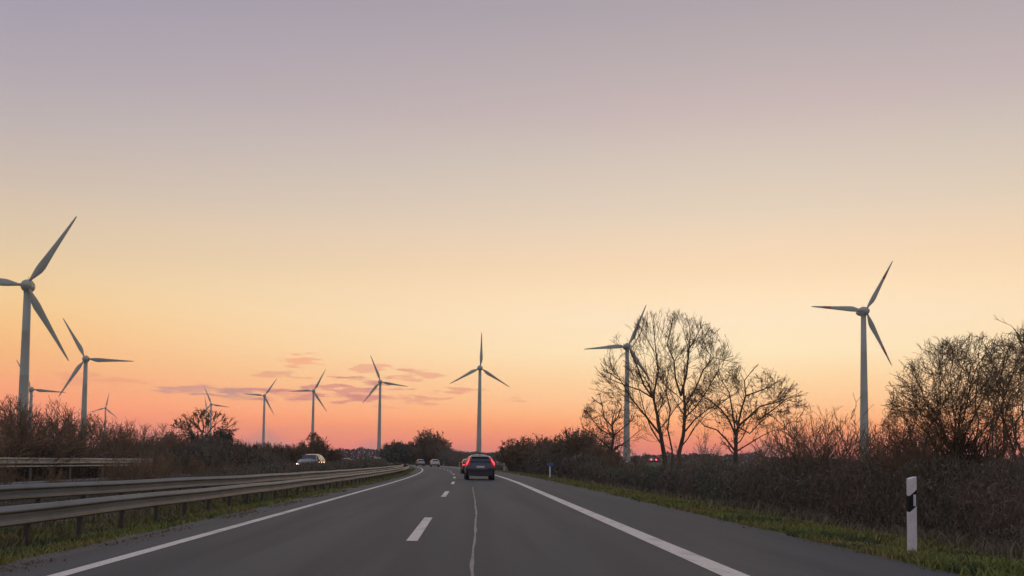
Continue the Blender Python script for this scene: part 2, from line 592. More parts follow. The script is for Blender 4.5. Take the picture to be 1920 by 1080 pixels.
def guardrail(tbl, ztop, y0, y1, label, material, face=1, sect=4.0, post_step=2.0, deep=1.0, second=False, post_w=.1, group=None):
    root = thing('guardrail', label, 'guardrail', (rail_x(tbl, y0), y0, gz(rail_x(tbl, y0), y0)), 0, group)
    ox, oy, oz = root.location
    y = y0
    while y < y1:
        m = MB()
        rings = []
        for q in range(3):
            yy_ = y + sect * q / 2 * (1.0)
            if q == 2: yy_ += .16
            xc = rail_x(tbl, yy_) + face * (.007 if q == 2 else 0)
            dz = .008 * math.sin(yy_ * .7) if q != 1 else .008 * math.sin(yy_ * .7)
            ring = [(xc + face * d - ox, yy_ - oy, ztop - .31 * deep + h * deep + dz - oz) for d, h in WP]
            ring += [(xc - face * .006 - ox, yy_ - oy, ztop - .31 * deep + h * deep + dz - oz) for d, h in ((0, .0), (0, .31))]
            rings.append(ring)
        m.loft(rings)
        m.build('rail_section', material, root)
        if second:
            b = MB()
            xc = rail_x(tbl, y + sect / 2)
            b.box((xc - ox + .05, y + sect / 2 - oy, ztop - .31 * deep - .11 - oz), (.08, sect - .02, .07), rz=-math.atan2(rail_x(tbl, y + sect) - rail_x(tbl, y), sect))
            b.build('lower_rail', material, root)
        y += sect
    pm = None
    y = y0 + 1
    while y < y1:
        x = rail_x(tbl, y) - face * .12
        g = gz(x, y)
        if pm is None:
            h = ztop - .04 - g + .25
            b = MB()
            b.box((0, 0, -h / 2), (.012, post_w, h))
            b.box((-.03, -post_w / 2, -h / 2), (.06, .012, h))
            b.box((-.03, post_w / 2, -h / 2), (.06, .012, h))
            b.box((.06 * face, 0, -.14), (.11, .2, .16))
            pm = b.mesh('post', M['post_steel'])
        link('post', pm, root, (x - ox, y - oy, ztop - .04 - oz))
        y += post_step
    return root


guardrail([(8, -7.15), (14, -7.05), (30, -6.65), (49, -6.35), (90, -6.2), (300, -6.2)], .44, 5, 240,
          'low galvanised guardrail along the grass strip left of our carriageway', M['zinc'], group=None)
guardrail([(12, -9.9), (19, -9.2), (35, -7.9), (57, -7.45), (120, -7.1), (300, -7.1)], .62, 6, 242,
          'second guardrail close behind the low one in the central reservation', M['zinc'])
guardrail([(0, -21.7), (400, -21.7)], 1.13, 24, 66,
          'tall weathered guardrail with a lower bar on the far side of the oncoming road', M['zinc_old'], sect=4.8, post_step=4.8, second=True, post_w=.3)

# ------------------------------------------------------------------ wind turbines


def blade_mesh(Rr, hubr, chord, name='blade', part=(0, 1), mm=None, grow=0.0):
    st = [(0.0, 1.0, 1.0), (.04, 1.05, .95), (.1, 1.9, .62), (.17, 2.75, .36), (.24, 2.9, .27), (.35, 2.45, .2), (.5, 1.9, .16), (.65, 1.45, .13), (.8, 1.05, .11), (.92, .72, .1), (.985, .42, .1), (1.0, .12, .12)]
    ks = [s[0] for s in st]
    if part != (0, 1):
        ts = [part[0], (part[0] + part[1]) / 2, part[1]]
    else:
        ts = ks
    rings = []
    for t_ in ts:
        c = float(np.interp(t_, ks, [s[1] for s in st])) * chord + grow
        th = float(np.interp(t_, ks, [s[1] * s[2] for s in st])) * chord + grow
        z = hubr + t_ * (Rr - hubr)
        tw = R(16) * (1 - t_) ** 2
        ring = []
        for k in range(12):
            a = 2 * math.pi * k / 12
            x = math.cos(a) * c / 2
            yv = math.sin(a) * th / 2 * (1 - .35 * math.cos(a))
            x += (c - chord) * .22          # trailing edge bulge to one side
            ring.append((x * math.cos(tw) - yv * math.sin(tw), x * math.sin(tw) + yv * math.cos(tw), z))
        rings.append(ring)
    return MB().loft(rings).mesh(name, mm or M['turbine'], True)


def spin_mesh(name, prof, m, n=24, squash=1.0):
    """surface of revolution about Y; prof = (y, radius)"""
    rings = []
    for y_, r in prof:
        rings.append([(r * math.cos(2 * math.pi * k / n), y_, squash * r * math.sin(2 * math.pi * k / n)) for k in range(n)])
    return MB().loft(rings).mesh(name, m, True)


NAC = spin_mesh('nacelle', [(.35, 2.35), (.4, 2.5), (1.6, 2.72), (3.4, 2.6), (5.2, 2.15), (6.8, 1.45), (7.9, .75), (8.3, .2)], M['nacelle'])
HUB = spin_mesh('hub', [(-3.1, .15), (-3.0, .55), (-2.6, 1.15), (-1.8, 1.75), (-.8, 2.2), (.1, 2.42), (.3, 2.42)], M['nacelle'])
GAP = spin_mesh('seal_ring', [(.28, 2.2), (.3, 2.3), (.37, 2.3), (.38, 2.2)], M['dark_gap'])
BLADE = blade_mesh(35, 1.9, 1.12)
BAND = blade_mesh(35, 1.9, 1.12, 'red_band', (.62, .78), M['red_band'], .05)
b_ = MB()
b_.tube([(0, 2.6, 2.5), (0, 2.6, 4.0)], [.05, .04], 5, True)
b_.tube([(-.35, 2.6, 3.7), (.35, 2.6, 3.7)], [.04, .04], 4, True)
MAST = b_.mesh('wind_vane', M['dark_gap'])
COLLAR = MB().tube([(0, 0, -.3), (0, 0, .9)], [1.55, 1.45], 20, True)
COLLARM = COLLAR.mesh('yaw_collar', M['nacelle'], True)


def turbine(hx, hy, bx_, Z, radius_px, angle, label, yaw=16, base_r=2.5, top_r=1.35, band=False, ends=None):
    """hub pixel, foot column, distance, blade length in px and angle of the first blade (0 = right, 90 = up)"""
    hub = at(hx, hy, Z)
    g = gz(hub.x, hub.y)
    s = (radius_px / F * Z) / 35.0
    root = thing('wind_turbine', label, 'wind turbine', (hub.x, hub.y, g), R(12.5))
    H = hub.z - g
    tw = []
    n = 28
    zs_ = [0, .02, .25, .252, .254, .5, .502, .504, .76, .762, .764, 1.0]
    rings = []
    for k, zz in enumerate(zs_):
        r = base_r * s + (top_r * s - base_r * s) * zz ** .9
        if k in (3, 6, 9): r += .035
        z = zz * (H - 2.2 * s)
        rings.append([(r * math.cos(2 * math.pi * i / n), r * math.sin(2 * math.pi * i / n), z) for i in range(n)])
    MB().loft(rings).build('tower', M['turbine'], root, True)
    for me, nm in ((NAC, 'nacelle'), (COLLARM, 'yaw_collar')):
        o = link(nm, me, root, (0, -1.6 * s, H) if nm == 'nacelle' else (0, 0, H - 2.6 * s))
        o.scale = (s, s, s)
        if nm == 'nacelle':
            mst = link('wind_vane', MAST, o)
    hb = link('hub', HUB, root, (0, -1.6 * s, H))
    hb.scale = (s, s, s)
    link('seal_ring', GAP, hb)
    for k in range(3):
        a = angle + .7 + 120 * k
        bl = link('blade', BLADE, root, (0, -2.1 * s, H))
        bl.scale = (s, s, s)
        bl.rotation_euler = (0, R(90 - a), 0)
        if band:
            link('red_band', BAND, bl)
    return root


TB = [
    # hub x, hub y, foot x, Z, radius px, angle, label, yaw, band
    (52, 536, 36, 391, 157, 58, 'nearest wind turbine, largest of all, cut by the left edge of the picture', 20, False),
    (161, 673, 156, 663, 84, -2, 'second largest wind turbine on the left with one blade pointing right', 16, False),
    (59, 730, 57, 980, 60, -5, 'small wind turbine just right of the big tower at the left edge', 16, False),
    (198, 765, 198, 2100, 29, 78, 'tiny distant wind turbine low over the left hedge', 10, False),
    (387, 767, 386, 2500, 24, 97, 'tiniest distant wind turbine half behind another above the leafy tree', 10, False),
    (396, 758, 395, 1800, 34, -9, 'distant wind turbine standing in front of the tiniest one above the leafy tree', 14, False),
    (496, 742, 491, 1500, 40, 56, 'wind turbine with one blade pointing left, above the gap between tree and mound', 16, False),
    (588, 733, 584, 1290, 46, 62, 'wind turbine rising straight out of the shrubby mound behind the grey oncoming car', 16, False),
    (713, 716, 709, 1170, 53, -9, 'wind turbine over the oncoming road with pink cloud behind its rotor', 14, False),
    (900, 690, 893, 930, 67, 88, 'wind turbine directly above the dark car, one blade pointing straight up', 10, False),
    (1176, 650, 1170, 741, 89, 65, 'wind turbine seen through the tall bare tree', 22, False),
    (1619, 584, 1614, 573, 118, 58, 'large wind turbine on the right with red bands on its blades', 18, True),
]
for hx, hy, fx, Z, rp, an, lb, yw, bd in TB:
    turbine(hx, hy, fx, Z, rp, an, lb, yw, 2.75 if Z != 391 else 2.25, 1.4, bd)

# ------------------------------------------------------------------ bare trees and shrubs


def norm(d):
    L = math.sqrt(d[0] ** 2 + d[1] ** 2 + d[2] ** 2) or 1
    return (d[0] / L, d[1] / L, d[2] / L)


def bend(d, ang, r_):
    """direction d turned by ang about a random azimuth"""
    a = r_.uniform(0, 2 * math.pi)
    ref = (0, 0, 1) if abs(d[2]) < .9 else (1, 0, 0)
    u = norm((d[1] * ref[2] - d[2] * ref[1], d[2] * ref[0] - d[0] * ref[2], d[0] * ref[1] - d[1] * ref[0]))
    w = (d[1] * u[2] - d[2] * u[1], d[2] * u[0] - d[0] * u[2], d[0] * u[1] - d[1] * u[0])
    s, c = math.sin(ang), math.cos(ang)
    ca, sa = math.cos(a), math.sin(a)
    return tuple(c * d[i] + s * (ca * u[i] + sa * w[i]) for i in range(3))


def grow(mbs, p, d, L, r, level, P, r_, leaves=None):
    """mbs[level] collects the branch; children follow; P = parameters"""
    n = P['segs'][level]
    step = L / n
    pts, rad = [p], [r]
    kids = []
    bd = P.get('bound')
    out = False
    rt = max(P['rmin'], r * P.get('taper', .35))
    for i in range(n):
        wg = P['wiggle']
        d = norm((d[0] + r_.gauss(0, wg), d[1] + r_.gauss(0, wg), d[2] + r_.gauss(0, wg) + P['up'][level]))
        p = (p[0] + d[0] * step, p[1] + d[1] * step, p[2] + d[2] * step)
        f = (i + 1) / n
        pts.append(p)
        rad.append(r + (rt - r) * f)
        if bd and (level > 0 or P.get('hard')):
            e = ((p[0] - bd[0]) / bd[2]) ** 2 + (p[1] / bd[4]) ** 2 + ((p[2] - bd[1]) / bd[3]) ** 2
            if e > r_.uniform(.86, 1.12):
                out = True
                break
        if level < P['levels'] and f >= P['start'][level]:
            k = P['kids'][level]
            cnt = int(k) + (1 if r_.random() < k - int(k) else 0)
            for _ in range(cnt):
                kids.append((p, d, f, rad[-1]))
    mbs[min(level, len(mbs) - 1)].tube(pts, rad, P['sides'][level])
    if leaves is not None and level >= P['levels'] - 1:
        for q in pts[1:]:
            if r_.random() < P.get('leaf', 0):
                s = P['leafsize'] * r_.uniform(.5, 1.3)
                a = bend((0, 0, 1), r_.uniform(0, 3), r_)
                b2 = bend(a, 1.4, r_)
                leaves.v += [q, (q[0] + a[0] * s, q[1] + a[1] * s, q[2] + a[2] * s), (q[0] + (a[0] * .5 + b2[0] * .6) * s, q[1] + (a[1] * .5 + b2[1] * .6) * s, q[2] + (a[2] * .5 + b2[2] * .6) * s)]
                j = len(leaves.v)
                leaves.f.append((j - 3, j - 2, j - 1))
    for q, dd, f, rr in kids:
        ang = R(r_.uniform(*P['angle']))
        grow(mbs, q, bend(dd, ang, r_), L * r_.uniform(*P['ratio']) * (1.15 - .5 * f), max(P['rmin'], rr * .62), level + 1, P, r_, leaves)
    if level < P['levels'] and not out:
        grow(mbs, p, bend(d, R(r_.uniform(5, 20)), r_), L * r_.uniform(*P['ratio']), max(P['rmin'], rt), level + 1, P, r_, leaves)


TREEP = dict(segs=[6, 5, 4, 4, 3], wiggle=.09, up=[.04, .05, .06, .05, .04], levels=4, start=[.4, .3, .3, .3, 1], kids=[1, 1.0, 1.2, 1.3, 0],
             sides=[7, 5, 4, 3, 3], angle=(22, 48), ratio=(.55, .78), rmin=.011, taper=.4)


def stems_to_world(stems, s0, px0, py0, Z, depth=.35):
    """main stems traced as (pixel) polylines -> local metres, each leaning to its own depth"""
    out = []
    for k, (r0, r1, pl) in enumerate(stems):
        dy = rnd.uniform(-1, 1) * depth
        pts = []
        for i, (a, b) in enumerate(pl):
            pts.append(((a - px0) * s0, dy * i, (py0 - b) * s0))
        out.append((r0, r1, pts))
    return out


def traced_tree(name, label, cat, px0, py_foot, Z, stems, P, seed, leaf=False, sub=(1.5, 2.6), depth=.5):
    """stems traced from the photo set the limbs; side branches grow from them"""
    r_ = random.Random(seed)
    foot = at(px0, py_foot, Z)
    g = gz(foot.x, foot.y)
    root = thing(name, label, cat, (foot.x, foot.y, g))
    s0 = Z / F
    lift = foot.z - g
    if 'ell' in P:      # crown outline: centre and half sizes
        cx, cy, rx, ry = P['ell']
        P = dict(P, bound=((cx - px0) * s0, (py_foot - cy) * s0 + lift, rx * s0, ry * s0, rx * s0 * .8))
    trunk, crown, lv = MB(), MB(), MB()
    for k, (r0, r1, pl) in enumerate(stems):
        r0, r1 = r0 * .78, r1 * .7
        dyk = r_.uniform(-1, 1) * depth
        pts = [((a - px0) * s0, dyk * i * .8, (py_foot - b) * s0 + lift) for i, (a, b) in enumerate(pl)]
        if k == 0 or pl[0][1] >= py_foot - 4:
            pts = [(pts[0][0], pts[0][1], -.2)] + pts
        if 'bound' in P and r0 > .01:
            bd = P['bound']
            while len(pts) > 2 and ((pts[-1][0] - bd[0]) / bd[2]) ** 2 + ((pts[-1][2] - bd[1]) / bd[3]) ** 2 > .8 and pts[-1][2] > bd[1] * .5:
                a_, b_ = pts[-2], pts[-1]
                if math.dist(a_, b_) < .25:
                    pts.pop()
                else:
                    pts[-1] = tuple(a_[j] + (b_[j] - a_[j]) * .7 for j in range(3))
        rad = [r0 + (r1 - r0) * i / (len(pts) - 1) for i in range(len(pts))]
        trunk.tube(pts, rad, 7)
        for i in range(1, len(pts)):
            a, b = pts[i - 1], pts[i]
            L = math.dist(a, b)
            d = norm((b[0] - a[0], b[1] - a[1], b[2] - a[2]))
            if i < len(pts) * .3: continue
            for q in range(max(1, int(L * P.get('per_m', 1.3)))):
                u = r_.random()
                c = tuple(a[j] + (b[j] - a[j]) * u for j in range(3))
                dd = bend(d, R(r_.uniform(25, 60)), r_)
                dd = norm((dd[0], dd[1], dd[2] + .25))
                grow([crown], c, dd, r_.uniform(*sub), max(P['rmin'], rad[i] * .45), 1, P, r_, lv if leaf else None)
        a, b = pts[-2], pts[-1]
        d = norm((b[0] - a[0], b[1] - a[1], b[2] - a[2]))
        for q in range(2):
            grow([crown], b, bend(d, R(r_.uniform(5, 25)), r_), r_.uniform(*sub) * .8, max(P['rmin'], r1), 1, P, r_, lv if leaf else None)
    trunk.build('trunk', M['bark'], root, True)
    crown.build('crown', M['twig'], root)
    if leaf:
        lv.build('foliage', M['dead_leaf'], root)
    return root


def cp(pts, ox=920, oy=560, s=3.097):
    return [(ox + a / s, oy + b / s) for a, b in pts]


P1 = dict(TREEP, levels=4, rmin=.0085, kids=[1, 1.0, 1.15, 1.1, 0], per_m=1.15, wiggle=.11, up=[.02, .06, .07, .06, .05], angle=(20, 46), ratio=(.5, .76))
traced_tree('bare_tree', 'tallest bare tree with several spreading stems right of the road', 'tree', 1250, 868, 62, [
    (.26, .1, cp([(1012, 950), (1005, 900), (985, 790), (965, 680), (940, 575)])),
    (.09, .03, cp([(940, 575), (965, 420), (945, 300), (930, 190)])),
    (.09, .03, cp([(940, 575), (885, 500), (840, 380), (800, 300), (860, 200)])),
    (.1, .03, cp([(985, 790), (900, 690), (820, 600), (740, 480), (660, 430)])),
    (.07, .025, cp([(940, 575), (860, 530), (760, 500), (680, 470), (610, 440)])),
    (.24, .1, cp([(1095, 950), (1090, 900), (1112, 790), (1118, 640), (1105, 560)])),
    (.09, .03, cp([(1105, 560), (1072, 460), (1062, 350), (1020, 260), (1050, 130)])),
    (.1, .03, cp([(1105, 560), (1140, 430), (1155, 300), (1165, 200), (1160, 110)])),
    (.08, .025, cp([(1118, 640), (1190, 520), (1240, 400), (1300, 330), (1400, 350)])),
    (.07, .025, cp([(1118, 700), (1200, 620), (1270, 520), (1340, 400), (1360, 300)])),
    (.1, .03, cp([(1055, 950), (1050, 880), (1020, 760), (1030, 640), (1000, 540), (1010, 430)])),
    (.06, .025, cp([(1140, 300), (1190, 220), (1230, 140), (1240, 100)])),
    (.05, .02, cp([(945, 300), (900, 220), (900, 130), (950, 90)])),
    (.08, .03, cp([(1112, 790), (1180, 700), (1250, 640), (1330, 600)])),
    (.07, .03, cp([(1000, 860), (930, 760), (880, 640), (860, 560)])),
], dict(P1, ell=(1252, 718, 140, 137), per_m=2.0), 11, sub=(1.1, 2.3), depth=.35)

P2 = dict(TREEP, levels=4, rmin=.0075, kids=[1, 1.0, 1.15, 1.0, 0], per_m=1.3, wiggle=.16, up=[.0, .02, .02, .01, 0], angle=(24, 60), ratio=(.5, .72), leaf=.3, leafsize=.06)
traced_tree('leafy_tree', 'small wide tree with sparse dry leaves right of the tallest bare tree', 'tree', 1381, 868, 52, [
    (.2, .1, cp([(1425, 960), (1422, 890), (1425, 800), (1435, 740)])),
    (.09, .03, cp([(1435, 740), (1490, 690), (1560, 620), (1640, 600), (1700, 580)])),
    (.06, .02, cp([(1560, 700), (1640, 640), (1720, 570), (1780, 560), (1830, 550)])),
    (.08, .03, cp([(1435, 740), (1455, 640), (1480, 560), (1470, 470), (1500, 430)])),
    (.08, .03, cp([(1425, 800), (1385, 700), (1340, 640), (1280, 590), (1230, 560)])),
    (.07, .03, cp([(1425, 800), (1400, 640), (1380, 540), (1340, 480)])),
    (.06, .02, cp([(1435, 740), (1510, 780), (1590, 700), (1660, 650)])),
    (.07, .03, cp([(1422, 890), (1370, 820), (1310, 760), (1240, 740), (1200, 700)])),
    (.06, .02, cp([(1480, 560), (1560, 530), (1640, 500), (1680, 470)])),
    (.06, .02, cp([(1422, 890), (1500, 840), (1580, 790), (1640, 760)])),
], dict(P2, ell=(1398, 780, 124, 97), per_m=3.0), 12, leaf=True, sub=(.8, 1.7), depth=.3)
traced_tree('leafy_tree', 'small round-topped tree with dry leaves left of the turbine behind the hedge', 'tree', 1146, 865, 74, [
    (.2, .1, cp([(700, 960), (700, 880), (710, 800), (700, 740)])),
    (.08, .03, cp([(700, 740), (740, 680), (760, 620), (720, 570)])),
    (.08, .03, cp([(700, 740), (660, 690), (650, 620), (640, 570)])),
    (.07, .03, cp([(710, 800), (640, 760), (590, 700), (560, 650)])),
    (.07, .03, cp([(700, 880), (650, 830), (600, 790), (540, 750), (520, 700)])),
    (.07, .03, cp([(710, 800), (780, 740), (830, 700), (850, 640)])),
    (.06, .03, cp([(700, 880), (790, 830), (860, 770), (900, 740)])),
    (.06, .03, cp([(650, 620), (600, 590), (570, 570)])),
], dict(P2, ell=(1144, 800, 60, 68), per_m=2.9, leaf=.5), 13, leaf=True, sub=(.9, 1.7), depth=.3)

# --- many-stemmed shrubs; a few variants, copied


def shrub_parts(seed, h, spread, stems, P, leaf=False):
    r_ = random.Random(seed)
    st, tw, lv = MB(), MB(), MB()
    P = dict(P, bound=(0, h * .48, h * P.get('girth', .55), h * .52, h * .5))
    for k in range(stems):
        a = r_.uniform(0, 2 * math.pi)
        t_ = abs(r_.gauss(0, spread))
        d = norm((math.sin(t_) * math.cos(a), math.sin(t_) * math.sin(a), math.cos(t_)))
        p = (r_.gauss(0, .12) * h * .4, r_.gauss(0, .12) * h * .4, -.15)
        grow([st, tw], p, d, h * r_.uniform(.45, .72), h * r_.uniform(.006, .012), 0, P, r_, lv if leaf else None)
    return st, tw, (lv if leaf else None)


SH = dict(segs=[6, 5, 4, 3], wiggle=.13, up=[.03, .02, .02, .01], levels=3, start=[.3, .25, .25, 1], kids=[1.1, 1.15, .9, 0],
          sides=[4, 3, 3, 3], angle=(18, 42), ratio=(.45, .7), rmin=.0062, taper=.4, leaf=.2, leafsize=.06)
VAR = []
for k in range(5):
    h = 3.0
    st, tw, lv = shrub_parts(100 + k, h, .5, 8, dict(SH, wiggle=.12 + .02 * k), leaf=k in (1, 3))
    zmax = max(np.percentile([v[2] for v in tw.v], 99.3), 1)
    VAR.append((st.mesh('stems', M['bark']), tw.mesh('twigs', M['twig']), lv.mesh('leaves', M['dead_leaf']) if lv else None, float(zmax)))
# fine dense ones for the far hedges (thicker twigs so they hold at distance)
VARF = []
for k in range(4):
    h = 4.0
    P_ = dict(SH, rmin=.017, wiggle=.12 + .02 * k, kids=[1.2, 1.2, .8, 0], leafsize=.16, leaf=.3)
    st, tw, lv = shrub_parts(200 + k, h, .5, 10, P_, leaf=True)
    zmax = float(np.percentile([v[2] for v in tw.v], 99.3))
    VARF.append((st.mesh('stems', M['bark']), tw.mesh('twigs', M['twig']), lv.mesh('leaves', M['dead_leaf']), zmax))


def shrub(px, Z, top, label, group=None, var=None, far=False, wide=1.0, name='bare_shrub', cat='shrub', X=None):
    V_ = VARF if far else (VARN if 1300 < px < 1680 else VAR)
    k = rnd.randrange(len(V_)) if var is None else var
    st, tw, lv, zm = V_[k]
    foot = at(px, 866, Z)
    if X is not None:
        foot.x = X
    g = gz(foot.x, foot.y)
    h = at(px, top, Z).z - g
    s = max(.2, h / zm)
    root = thing(name, label, cat, (foot.x, foot.y, g), rnd.uniform(0, 6.28), group)
    root.scale = (s * wide, s * wide, s)
    link('stems', st, root)
    link('twigs', tw, root)['kind'] = 'stuff'
    if lv: link('leaves', lv, root)['kind'] = 'stuff'
    return root


# big dense bushes at the right edge
def big_bush(px, Z, top, seed, label, stems=26, spread=.5):
    foot = at(px, 874, Z)
    g = gz(foot.x, foot.y)
    h = at(px, top, Z).z - g
    P_ = dict(SH, hard=True, girth=.45, segs=[9, 6, 5, 4], rmin=.0045, kids=[1.15, 1.15, 1.1, 0], wiggle=.17, up=[.0, .0, -.01, -.02], angle=(22, 62), ratio=(.4, .62), leaf=.12, leafsize=.035)
    st, tw, lv = shrub_parts(seed, h, spread, stems, P_, True)
    root = thing('bare_bush', label, 'bush', (foot.x, foot.y, g))
    st.build('stems', M['bark'], root)
    tw.build('twigs', M['twig'], root)
    lv.build('leaves', M['dead_leaf'], root)
    return root


def fan_bush(name, label, cat, px0, py0, Z, ell, n, t0, t1, seed, extra=()):
    """many stems rising from one foot and arching out to a rounded crown"""
    r_ = random.Random(seed)
    cx, cy, rx, ry = ell
    stems = []
    for k in range(n):
        t_ = R(t0 + (t1 - t0) * (k + r_.uniform(.1, .9)) / n)
        q = r_.uniform(.7, 1.0)
        ex, ey = cx + rx * q * math.sin(t_), cy - ry * q * math.cos(t_)
        sx, sy_ = px0 + r_.gauss(0, 32) + .12 * (ex - px0), py0
        mx, my = sx + (ex - sx) * r_.uniform(.25, .45), sy_ + (ey - sy_) * r_.uniform(.6, .8)
        pl = []
        for i in range(8):
            u = i / 7
            pl.append(((1 - u) ** 2 * sx + 2 * u * (1 - u) * mx + u * u * ex + r_.gauss(0, 3.2) * (i > 0), (1 - u) ** 2 * sy_ + 2 * u * (1 - u) * my + u * u * ey + r_.gauss(0, 3) * (i > 0)))
        r0 = r_.uniform(.015, .036)
        stems.append((r0, r0 * .3, pl))
    stems += list(extra)
    P_ = dict(TREEP, levels=3, segs=[6, 6, 5, 4, 3], rmin=.0036, kids=[1, .95, .9, 0, 0], start=[.2, .15, .15, 1, 1], per_m=1.75, wiggle=.2, up=[0, .02, .02, .01, 0], angle=(22, 62),
              ratio=(.45, .72), ell=ell, leaf=.12, leafsize=.035, depthy=1)
    return traced_tree(name, label, cat, px0, py0, Z, stems, P_, seed, leaf=True, sub=(.45, 1.15), depth=.16)


fan_bush('bare_bush', 'big rounded bare bush behind the near white post, second from the right edge', 'bush', 1800, 884, 22, (1822, 760, 158, 140), 31, -105, 75, 31)
fan_bush('bare_bush', 'big bare bush with an arching top branch, cut by the right edge', 'bush', 1925, 886, 19.5, (1945, 752, 115, 150), 15, -80, 60, 32,
         extra=[(.0095, .007, [(1930, 700), (1926, 655), (1922, 620), (1912, 600), (1890, 588)])])
fan_bush('bare_bush', 'low open bare bush at the left foot of the big rounded bush', 'bush', 1715, 880, 26, (1705, 822, 58, 62), 9, -80, 70, 33)
# open near shrubs: few stems, much sky between them
VARN = []
for k in range(5):
    h = 3.0
    st, tw, lv = shrub_parts(300 + k, h, .55, 6, dict(SH, wiggle=.16, rmin=.005, kids=[1.0, 1.0, .7, 0], up=[.02, .03, .03, .02], girth=.6), leaf=False)
    VARN.append((st.mesh('stems', M['bark']), tw.mesh('twigs', M['twig']), None, float(np.percentile([v[2] for v in tw.v], 99.3))))

GR = 'bare shrubs standing in the hedge right of the road'
LR = 'bare brown shrub standing in the long hedge right of the road'
for px, Z, top in [(1480, 34, 800), (1515, 31, 782), (1545, 30, 770), (1578, 29, 768), (1602, 30, 822), (1642, 29, 800), (1668, 28, 792),
                   (1350, 46, 835), (1420, 40, 818), (1450, 37, 828), (1330, 52, 800), (1300, 55, 840), (1190, 68, 845), (1160, 72, 840),
                   (1740, 25, 800), (1725, 24, 820), (1765, 23, 806), (1790, 24, 815), (1822, 23, 800), (1850, 23, 812), (1882, 22, 798), (1908, 21, 806), (1690, 26, 815), (1660, 26, 825), (1500, 33, 800), (1560, 30, 790), (1622, 29, 815)]:
    shrub(px, Z, top, LR, GR)
GF = 'shrubs in the tall hedge right of the dark car'
for px, Z, top in [(965, 142, 826), (985, 136, 822), (1000, 132, 820), (1015, 126, 828), (1035, 120, 832), (1055, 112, 830), (1072, 104, 815), (1090, 98, 806), (1110, 92, 812),
                   (1130, 86, 832), (958, 146, 838), (1045, 116, 824), (1120, 90, 838)]:
    shrub(px, Z, top, 'dense brown shrub in the tall part of the hedge right of the dark car', GF, far=True, wide=1.1)

# left side
GL = 'bare shrubs in the hedge beyond the oncoming road'
for px, Z, top in [(-20, 48, 746), (12, 50, 748), (36, 51, 754), (64, 52, 760), (92, 54, 762), (116, 56, 760), (136, 58, 772), (172, 62, 796), (194, 64, 786), (216, 66, 790), (240, 68, 796),
                   (268, 72, 802), (290, 76, 800), (312, 80, 800)]:
    shrub(px, Z, top, 'bare twiggy shrub in the hedge beyond the oncoming road', GL, wide=.95)
GM = 'shrubs of the low mound behind the grey oncoming car'
for px, Z, top in [(462, 125, 842), (480, 130, 832), (505, 135, 832), (525, 138, 834), (545, 140, 836), (565, 145, 835), (588, 148, 824), (604, 150, 828), (625, 155, 842), (640, 160, 850)]:
    shrub(px, Z, top, 'brown shrub of the low mound behind the grey oncoming car', GM, far=True, wide=1.25)
GB = 'shrubs where the road bends out of sight'
for px, Z, top in [(728, 300, 836), (740, 300, 828), (752, 305, 834), (768, 310, 832), (785, 310, 826), (795, 312, 814), (806, 315, 808), (818, 310, 822), (830, 300, 836), (845, 290, 844), (858, 280, 850), (868, 270, 856), (776, 300, 840), (760, 300, 842), (812, 300, 834)]:
    shrub(px, Z, top, 'hazy brown shrub where the road bends out of sight', GB, far=True, wide=1.1)
# individual trees on the left
P3 = dict(TREEP, levels=3, segs=[5, 4, 4, 3, 3], rmin=.03, kids=[1, 1.1, 1.1, 0, 0], per_m=.8, wiggle=.14, ratio=(.5, .75), leaf=.5, leafsize=.26)
traced_tree('leafy_tree', 'round loose tree with dry leaves left of the mound, in front of two far turbines', 'tree', 383, 862, 108, [
    (.2, .1, [(383, 862), (383, 830), (380, 812)]),
    (.1, .04, [(380, 812), (365, 798), (350, 788)]),
    (.1, .04, [(380, 812), (378, 795), (372, 782)]),
    (.1, .04, [(383, 820), (396, 800), (405, 790)]),
    (.1, .04, [(383, 830), (410, 812), (424, 802)]),
    (.1, .04, [(383, 830), (355, 815), (338, 802)]),
], dict(P3, ell=(382, 816, 64, 46), per_m=2.6, leaf=.6, rmin=.02, leafsize=.2), 21, leaf=True, sub=(1.2, 2.2), depth=.5)
traced_tree('leafy_tree', 'small loose tree growing through the top of the mound by the far turbine', 'tree', 588, 858, 146, [
    (.16, .08, [(588, 858), (588, 842), (590, 832)]),
    (.08, .04, [(590, 836), (598, 830), (604, 827)]),
    (.08, .04, [(590, 836), (580, 830), (577, 827)]),
    (.08, .04, [(590, 832), (589, 826)]),
], dict(P3, ell=(590, 838, 26, 25), per_m=2.5, rmin=.02), 22, leaf=True, sub=(.9, 1.6), depth=.4)


# --- leafy masses as triangle soup: (centres, sizes) -> mesh
def soup(cent, size, flat=.6, twiggy=0.0):
    n = len(cent)
    d1 = rng.normal(size=(n, 3)); d1 /= np.linalg.norm(d1, axis=1)[:, None]
    d2 = rng.normal(size=(n, 3)); d2 /= np.linalg.norm(d2, axis=1)[:, None]
    s = (size * rng.uniform(.5, 1.4, n))[:, None]
    if twiggy:
        k = rng.uniform(0, 1, n) < twiggy
        d1[k, 2] = np.abs(d1[k, 2]) * 1.6 + .25
        s = np.where(k[:, None], s * 2.4, s)
        flat = np.where(k, .07, flat)[:, None]
    v = np.empty((n, 3, 3))
    v[:, 0] = cent - d1 * s * .5
    v[:, 1] = cent + d1 * s * .5
    v[:, 2] = cent + d2 * s * flat
    return v.reshape(-1, 3), np.arange(3 * n).reshape(-1, 3)


